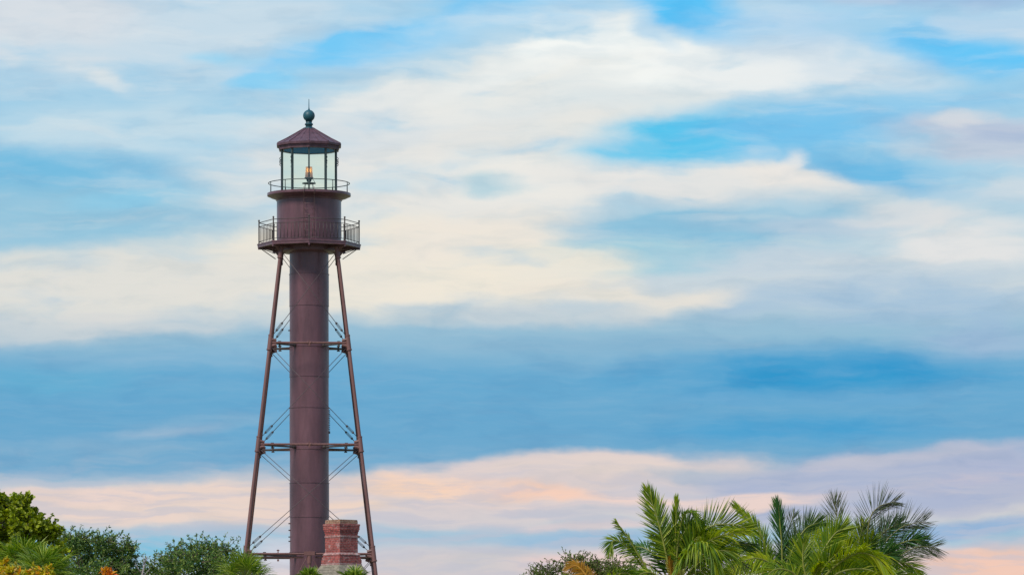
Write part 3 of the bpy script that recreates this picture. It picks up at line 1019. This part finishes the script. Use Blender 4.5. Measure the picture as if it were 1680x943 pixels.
def frond(T, root, Y, pts, d=0.0, L=.9, roll=0., droop=.15, n=46, mat='coco', rach='rachis', a0=62, a1=16, t0=.2, wid=.034, wind=(0, 0, 0), prof=1.0):
    if mat == 'coco' and d >= .2: mat = 'coco_shaded'  # fronds reaching back take the darker green, their shade painted in
    P3 = []
    for i, (px, py) in enumerate(pts):
        t = i / (len(pts) - 1)
        P3.append(at(px, py, Y) + Vector((0, d * t, 0)) - root)
    sp = spline(P3, 26)
    mb = MB()
    m = len(sp) - 1
    mb.tube(sp, [.042 * (1 - i / m) ** .8 + .006 for i in range(m + 1)], 6, mat=1)
    n = int(n * (1.5 if mat == 'coco_dark' else 2.1)); wid *= (.8 if mat == 'coco_dark' else 1.1)
    wind = Vector(wind)
    rj = random.uniform(-12, 12)
    for i in range(n):
        t = t0 + (1 - t0) * (i + random.uniform(-.3, .3)) / (n - 1)
        t = min(max(t, t0), .999)
        f = t * m; k = int(f); q = sp[k].lerp(sp[k + 1], f - k)
        Tn = (sp[min(k + 1, m)] - sp[max(k - 1, 0)]).normalized()
        S0 = Tn.cross(Vector((0, 1, 0)))
        if S0.length < .05: S0 = Vector((1, 0, 0))
        S0.normalize()
        u = min(max((t - t0) / (1 - t0), 0.0), 1.0)
        ln = L * (0.40 + .70 * math.sin(math.pi * (u * .78 + .16)))
        ang = R(a0 + (a1 - a0) * u ** .8)
        for s_ in (-1, 1):
            if random.random() < .04: continue
            Sd = Quaternion(Tn, R(s_ * 0 + roll + rj)) @ S0
            aj = ang + random.gauss(0, .09)
            Nf = Sd.cross(Tn)
            dr = (Tn * math.cos(aj) + Sd * s_ * math.sin(aj) + Nf * random.gauss(.12, .12)).normalized()
            l_ = ln * random.uniform(.8, 1.12)
            wv = (Tn - dr * Tn.dot(dr))
            if wv.length < 1e-3: continue
            wv = Quaternion(dr, random.gauss(0, .6) + s_ * .45) @ wv.normalized()
            vs = []
            dj = droop * random.uniform(.6, 1.4)
            for kk, (s2, ww) in enumerate(((0, .5), (.3, 1.), (.65, .8), (1., .06))):
                p = q + dr * l_ * s2 + Vector((0, 0, -1)) * dj * l_ * s2 ** 2 + wind * l_ * s2 ** 1.5
                vs += [p - wv * wid * ww / 2, p + wv * wid * ww / 2]
            mb.add(vs, [(0, 1, 3, 2), (2, 3, 5, 4), (4, 5, 7, 6)], 0)
    return mb.build('frond', [M[mat], M[rach]], T)


def palm(name, label, px, py, Y, fronds, group, cat='palm tree', tr=.15):
    root = at(px, py, Y); root.z = 0
    T = thing(name, root, label, cat, group)
    top = at(px, py, Y) - root
    mb = MB()
    zs = [0, .25, .5, .75, .9, 1.0, 1.02]
    pts = [Vector((.35 * math.sin(2.2 * t) * (1 - t), 0, top.z * t)) for t in zs]
    mb.tube(pts, [tr * 1.5, tr * 1.05, tr, tr * .95, tr * .95, tr * 1.25, tr * .6], 12)
    for i in range(int(top.z / .22)):
        z = .2 + i * .22
        t = z / top.z
        x = .35 * math.sin(2.2 * t) * (1 - t)
        mb.tube([(x, 0, z), (x, 0, z + .03)], tr * 1.08, 10)
    mb.build('trunk', M['bark'], T, smooth=False)
    for fr in fronds: frond(T, root, Y, **fr)
    return T


F = lambda pts, **k: dict(pts=pts, **k)
G = 'coconut palms at the right'
palm('coconut_palm', 'green coconut palm with one tall spear-like frond, nearest the bare sky at centre', 1105, 958, 180, [
    F([(1078, 962), (1050, 915), (1031, 884), (1011, 856)], L=.55, roll=55, droop=.35, a0=50, mat='coco', d=-.5),
    F([(1078, 964), (1045, 917), (1024, 893), (1006, 888), (1001, 902)], L=.62, roll=25, droop=.35, d=-.8, n=40),
    F([(1102, 952), (1090, 895), (1078, 848), (1064, 806)], L=.95, roll=15, droop=.05, a0=68, a1=10, mat='coco', n=62, wid=.042),
    F([(1106, 952), (1108, 890), (1111, 822)], L=.72, roll=22, droop=.0, a0=34, a1=6, mat='coco', d=.15, wid=.045),
    F([(1108, 952), (1113, 885), (1121, 847), (1133, 842), (1142, 856)], L=.6, roll=65, droop=.5, d=-1),
    F([(1112, 952), (1135, 892), (1165, 864), (1200, 860), (1228, 868)], L=1.05, roll=5, droop=-.12, a0=58, a1=22, n=56),
    F([(1112, 954), (1140, 907), (1175, 882), (1225, 872)], L=.8, roll=25, droop=.35, d=-1, mat='coco_yellow', n=50),
    F([(1110, 956), (1122, 915), (1140, 885), (1150, 880)], L=1.05, roll=15, droop=.2, d=-.4, mat='coco', wid=.045),
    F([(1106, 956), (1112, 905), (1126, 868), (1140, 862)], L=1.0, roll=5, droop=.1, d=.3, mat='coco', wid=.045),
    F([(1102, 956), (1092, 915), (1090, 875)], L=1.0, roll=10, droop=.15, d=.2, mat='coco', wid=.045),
    F([(1114, 956), (1145, 925), (1175, 905), (1200, 905)], L=.95, roll=10, droop=.35, d=-.6, mat='coco', wid=.045),
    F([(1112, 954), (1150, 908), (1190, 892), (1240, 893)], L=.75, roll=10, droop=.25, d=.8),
    F([(1116, 962), (1120, 928), (1138, 899), (1156, 897), (1166, 922)], L=1.2, roll=62, droop=.95, d=-2.4, wid=.07, n=80, mat='coco'),
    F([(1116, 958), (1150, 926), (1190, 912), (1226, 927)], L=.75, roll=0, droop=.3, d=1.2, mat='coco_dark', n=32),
    F([(1100, 958), (1078, 915), (1060, 898), (1040, 894)], L=.7, roll=10, droop=.15, d=1.2, mat='coco_blue', n=34),
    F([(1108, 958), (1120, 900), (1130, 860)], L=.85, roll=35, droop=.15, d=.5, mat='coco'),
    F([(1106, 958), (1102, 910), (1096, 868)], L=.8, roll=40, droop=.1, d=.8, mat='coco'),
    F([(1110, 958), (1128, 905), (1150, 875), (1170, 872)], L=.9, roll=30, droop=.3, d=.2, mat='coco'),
    F([(1100, 956), (1062, 925), (1004, 919)], L=.16, roll=20, droop=.1, d=.5, mat='coco_dark', rach='rachis_dark', n=24),
    F([(1105, 958), (1100, 935), (1098, 915)], L=.25, roll=20, droop=.1, d=-.6, mat='coco_orange', rach='rachis_orange', n=14),
    F([(1108, 958), (1110, 940), (1113, 918)], L=.2, roll=20, droop=.1, d=-.7, mat='coco_orange', rach='rachis_orange', n=14),
    F([(1112, 960), (1140, 940), (1180, 938), (1200, 960)], L=.7, roll=30, droop=.5, d=-1.0, mat='coco'),
    F([(1096, 960), (1070, 940), (1045, 945), (1035, 965)], L=.7, roll=30, droop=.5, d=-1.0, mat='coco'),
], G)
palm('coconut_palm', 'coconut palm with a leaning frond and an upright blue-green frond, left of the dense fronds', 1274, 966, 184, [
    F([(1268, 958), (1258, 905), (1243, 868), (1208, 830)], L=.75, roll=25, droop=.05, a0=50, a1=10, n=50, mat='coco'),
    F([(1284, 962), (1283, 900), (1280, 860), (1277, 828)], L=.85, roll=30, droop=.0, a0=42, a1=8, mat='coco_blue', n=54),
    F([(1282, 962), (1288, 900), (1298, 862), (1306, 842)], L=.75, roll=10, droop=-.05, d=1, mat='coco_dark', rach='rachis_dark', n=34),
    F([(1280, 955), (1264, 927), (1238, 917), (1208, 927), (1180, 952)], L=.9, roll=45, droop=.45, d=-2, mat='coco_yellow', wid=.045, n=56),
    F([(1272, 957), (1258, 920), (1234, 898), (1206, 903)], L=.85, roll=5, droop=.1, mat='coco', d=-.5),
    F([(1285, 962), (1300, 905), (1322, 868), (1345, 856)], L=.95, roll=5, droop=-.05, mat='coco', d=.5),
    F([(1290, 962), (1315, 915), (1345, 890), (1370, 885)], L=.9, roll=15, droop=.1, d=-1, mat='coco_yellow'),
    F([(1264, 962), (1244, 932), (1218, 927), (1200, 940)], L=.8, roll=20, droop=.3, mat='coco'),
    F([(1288, 962), (1310, 932), (1345, 927), (1365, 945)], L=.8, droop=.3, d=-1.5, mat='coco'),
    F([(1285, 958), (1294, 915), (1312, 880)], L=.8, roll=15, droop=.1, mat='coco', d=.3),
    F([(1278, 962), (1270, 925), (1258, 905)], L=.75, roll=20, droop=.1, mat='coco_blue', d=.8),
    F([(1284, 962), (1300, 935), (1318, 910)], L=.8, roll=20, droop=.15, mat='coco_blue', d=-.8),
], G)
palm('coconut_palm', 'tall dark coconut palm with thin wind-swept frond tips, rightmost of the palms', 1400, 966, 190, [
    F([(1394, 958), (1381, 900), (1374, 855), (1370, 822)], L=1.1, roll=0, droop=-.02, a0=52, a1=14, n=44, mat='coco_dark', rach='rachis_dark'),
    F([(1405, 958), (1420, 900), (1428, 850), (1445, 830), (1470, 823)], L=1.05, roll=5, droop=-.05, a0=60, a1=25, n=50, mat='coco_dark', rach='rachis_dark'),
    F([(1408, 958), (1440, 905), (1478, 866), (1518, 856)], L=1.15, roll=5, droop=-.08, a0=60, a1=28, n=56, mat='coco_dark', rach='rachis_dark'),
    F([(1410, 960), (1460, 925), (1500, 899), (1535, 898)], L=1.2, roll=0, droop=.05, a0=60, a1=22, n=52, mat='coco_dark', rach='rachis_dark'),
    F([(1408, 958), (1448, 908), (1488, 888), (1512, 886)], L=.95, roll=15, droop=.12, mat='coco_blue', n=50),
    F([(1402, 958), (1408, 900), (1416, 862)], L=.9, roll=15, droop=.05, mat='coco', n=46),
    F([(1397, 958), (1372, 905), (1350, 875), (1336, 870)], L=.95, roll=5, droop=.0, mat='coco', n=46),
    F([(1405, 960), (1440, 930), (1480, 922), (1512, 945)], L=1.0, droop=.25, roll=5, mat='coco', n=50),
    F([(1397, 960), (1364, 925), (1335, 925)], L=.9, droop=.15, mat='coco', d=-1),
    F([(1404, 958), (1426, 905), (1452, 872), (1478, 858)], L=1.0, roll=10, droop=.0, mat='coco_blue', n=50, d=.5),
    F([(1400, 960), (1392, 915), (1382, 880)], L=.95, roll=10, droop=.05, mat='coco_yellow', d=-.6),
    F([(1406, 962), (1430, 925), (1465, 905)], L=1.0, roll=10, droop=.1, mat='coco_blue', d=-.6),
    F([(1402, 962), (1412, 920), (1430, 885)], L=1.0, roll=20, droop=.1, mat='coco', d=-.4),
    F([(1408, 964), (1450, 945), (1490, 950)], L=1.0, roll=20, droop=.2, mat='coco', d=-.4),
], G)
palm('coconut_palm', 'low yellow-green coconut palm with an arching golden midrib, in front of the dark palm', 1332, 972, 173, [
    F([(1336, 966), (1368, 930), (1404, 909), (1430, 914), (1448, 932)], L=1.05, roll=40, droop=.5, d=-1.5, mat='coco_yellow', n=60, wid=.045),
    F([(1332, 968), (1336, 945), (1343, 927)], L=.5, roll=20, droop=.3, d=-.8, mat='coco_yellow', wid=.07, n=26, a0=35),
    F([(1332, 968), (1345, 915), (1368, 878), (1384, 866)], L=.9, roll=10, droop=.0, mat='coco'),
    F([(1328, 968), (1318, 925), (1318, 890)], L=.85, roll=10, droop=.05, mat='coco'),
    F([(1335, 970), (1380, 938), (1425, 936), (1455, 958)], L=.9, roll=20, droop=.4, d=-1, mat='coco'),
    F([(1326, 970), (1300, 940), (1270, 935), (1250, 955)], L=.85, roll=20, droop=.35, d=-1, mat='coco'),
    F([(1338, 970), (1400, 950), (1440, 945), (1452, 930)], L=.5, roll=20, droop=.2, d=-1.2, mat='coco_yellow', wid=.06),
    F([(1333, 968), (1352, 930), (1375, 905)], L=.9, roll=15, droop=.1, mat='coco', d=-.5),
], G)
palm('young_palm', 'young palm with drying orange fronds among the thin shrubs left of the coconut palms', 985, 972, 168, [
    F([(978, 972), (965, 948), (950, 930), (936, 926)], L=.55, roll=20, droop=.35, mat='coco_orange', rach='rachis_orange', n=40),
    F([(980, 970), (972, 945), (960, 930)], L=.4, roll=20, droop=.2, mat='coco_orange', rach='rachis_orange', n=30, d=.6),
    F([(980, 972), (955, 955), (930, 952), (915, 965)], L=.6, roll=20, droop=.4, mat='coco_yellow', rach='rachis_orange', n=36),
    F([(988, 970), (1005, 945), (1030, 940), (1045, 955)], L=.6, roll=20, droop=.4, mat='coco', n=36),
    F([(987, 970), (1000, 955), (1015, 952)], L=.6, roll=20, droop=.3, mat='coco_yellow', n=30, d=-1),
], None)


def fanpalm(name, label, px, py, Y, leaves, size, group, mat='fan', ns=26, wid=.05):
    root = at(px, py, Y); root.z = 0
    T = thing(name, root, label, 'fan palm', group)
    top = at(px, py, Y) - root
    mb = MB()
    mb.tube([(0, 0, 0), (.08, 0, top.z * .5), (0, 0, top.z - .3), (0, 0, top.z)], [.2, .17, .19, .1], 10)
    mb.build('trunk', M['bark'], T, smooth=True)
    for (az_, el_, ln) in leaves:
        mb = MB()
        d = Vector((math.cos(R(el_)) * math.sin(R(az_)), -math.cos(R(el_)) * math.cos(R(az_)), math.sin(R(el_))))
        pl_ = size * .75 * ln
        p1 = top + d * pl_ + Vector((0, 0, -.12 * pl_))
        mb.tube([top, top + d * pl_ * .5, p1], [.02, .015, .012], 5, mat=1)
        sd = d.cross(Vector((0, 0, 1)))
        if sd.length < .1: sd = Vector((1, 0, 0))
        sd.normalize(); sd = Quaternion(d, random.gauss(0, .5)) @ sd
        nn = sd.cross(d)
        for i in range(ns):
            a = R(-105 + 210 * i / (ns - 1) + random.gauss(0, 2))
            dr = (d * math.cos(a) + sd * math.sin(a) + nn * (.22 * abs(math.sin(a)) - .05 + random.gauss(0, .05))).normalized()
            l_ = size * ln * (.72 + .28 * math.cos(a)) * random.uniform(.88, 1.08)
            wv = dr.cross(nn).normalized()
            wv = Quaternion(dr, random.choice((-1, 1)) * .5) @ wv
            vs = []
            dj = random.uniform(.15, .42)
            for s2, ww in ((0, .25), (.4, 1.), (.7, .7), (1., .05)):
                p = p1 + dr * l_ * s2 + Vector((0, 0, -1)) * dj * l_ * s2 ** 2.3
                vs += [p - wv * wid * ww / 2, p + wv * wid * ww / 2]
            mb.add(vs, [(0, 1, 3, 2), (2, 3, 5, 4), (4, 5, 7, 6)], 0)
        mb.build('frond', [M[mat], M['rachis']], T)
    return T


def ring_leaves(n, els=(15, 80), rnd=1.0):
    out = []
    for i in range(n):
        out.append((i * 137.5 + random.uniform(-10, 10), els[0] + (els[1] - els[0]) * ((i + .5) / n) ** .9, random.uniform(.85, 1.1)))
    return out


GF = 'fan palms at the left and by the cottage'
fanpalm('fan_palm', 'big bright green fan palm under the round-leaved tree at the left edge', 38, 930, 158, ring_leaves(32, (-25, 80)), .95, GF, 'fan', 30, .042)
fanpalm('fan_palm', 'fan palm with long arching blades beside the yellow croton leaves', 72, 945, 156, ring_leaves(26, (-35, 70)), .95, GF, 'fan', 30, .042)
fanpalm('fan_palm', 'spiky fan palm beside the left leg of the lighthouse', 402, 953, 168, ring_leaves(34, (-30, 85)), .95, GF, 'fan', 40, .026)
fanpalm('fan_palm', 'low yellow-green fan palm at the foot of the stair column', 508, 955, 172, ring_leaves(18, (-10, 85)), .5, GF)
fanpalm('fan_palm', 'low fan palm in front of the cottage roof below the chimney', 582, 958, 172, ring_leaves(18, (-10, 85)), .55, GF)

shrub('sea_grape_tree', 'round-leaved olive green tree, topmost foliage at the left edge', 'tree', 172,
      [(-25, 870, 55, 45), (25, 868, 34, 34), (10, 838, 22, 16), (37, 829, 11, 13), (20, 842, 20, 17), (-16, 836, 26, 18), (60, 868, 18, 14), (80, 874, 11, 16), (46, 852, 16, 13), (-2, 826, 12, 10), (70, 915, 40, 40), (10, 920, 60, 40)],
      .165, .165, 6500, 'grape', 'round', twigs=26, tw_len=.42, twl=16)
GS = 'small-leaved shrubs'
shrub('leafy_tree', 'dark green small-leaved tree, broad rounded crown right of the fan palms', 'tree', 182,
      [(150, 905, 50, 26), (115, 900, 30, 25), (195, 915, 30, 22), (150, 945, 75, 35), (125, 890, 25, 14), (172, 893, 22, 16), (212, 905, 10, 10), (100, 930, 40, 35), (215, 940, 22, 22), (190, 950, 40, 30)],
      .15, .07, 6500, 'buttonwood', twigs=26, tw_len=.62, group=GS, twl=13)
shrub('leafy_tree', 'dense green small-leaved tree left of the lighthouse leg', 'tree', 186,
      [(320, 925, 55, 26), (355, 905, 30, 16), (295, 915, 30, 18), (325, 905, 28, 14), (365, 925, 40, 25), (330, 955, 80, 35), (265, 935, 20, 18), (400, 950, 35, 25), (252, 945, 16, 18)],
      .15, .07, 6500, 'buttonwood', twigs=26, tw_len=.6, group=GS, twl=13)
shrub('leafy_tree', 'thin olive shrub with reddish twig tips left of the coconut palms', 'tree', 196,
      [(900, 938, 30, 14), (945, 925, 28, 15), (985, 930, 32, 14), (1020, 940, 34, 16), (960, 955, 60, 25), (1030, 955, 40, 25), (890, 955, 30, 20)],
      .14, .065, 4600, 'olive', twigs=26, tw_len=.45, group=GS)
shrub('croton_shrub', 'yellow and orange croton shrub at the bottom left corner', 'shrub', 150,
      [(5, 940, 28, 18), (40, 945, 26, 16), (72, 945, 20, 18), (-15, 950, 30, 25), (40, 965, 60, 25)],
      .22, .12, 900, 'croton', twigs=8, tw_len=.2, trunk_px=30)
shrub('croton_shrub', 'small orange croton tip in front of the dark green tree', 'shrub', 152,
      [(181, 944, 9, 9), (186, 958, 16, 12)], .2, .11, 110, 'flower', twigs=3, tw_len=.12)
# bare sapling
k = 176 / FPX
rt = Vector(((237 - 840) * k, 176, 0))
T = thing('bare_sapling', rt, 'bleached leafless sapling between the two small-leaved trees', 'sapling')
mb = MB()
h = lambda px, py: at(px, py, 176) - rt
mb.tube([(0, 0, 0), h(235, 960), h(234, 940), h(237, 925)], [.08, .05, .035, .026], 7)
mb.build('trunk', M['deadwood'], T, smooth=True)
for pts in ([(237, 925), (240, 917), (242, 911)], [(237, 926), (236, 916), (235, 908)], [(234, 940), (226, 930), (222, 922)], [(238, 921), (240, 914), (239.5, 909)], [(235, 945), (243, 935), (247, 931)]):
    mb = MB(); mb.tube([h(*p) for p in pts], [.022, .014, .005], 5)
    mb.build('branch', M['deadwood'], T, smooth=True)
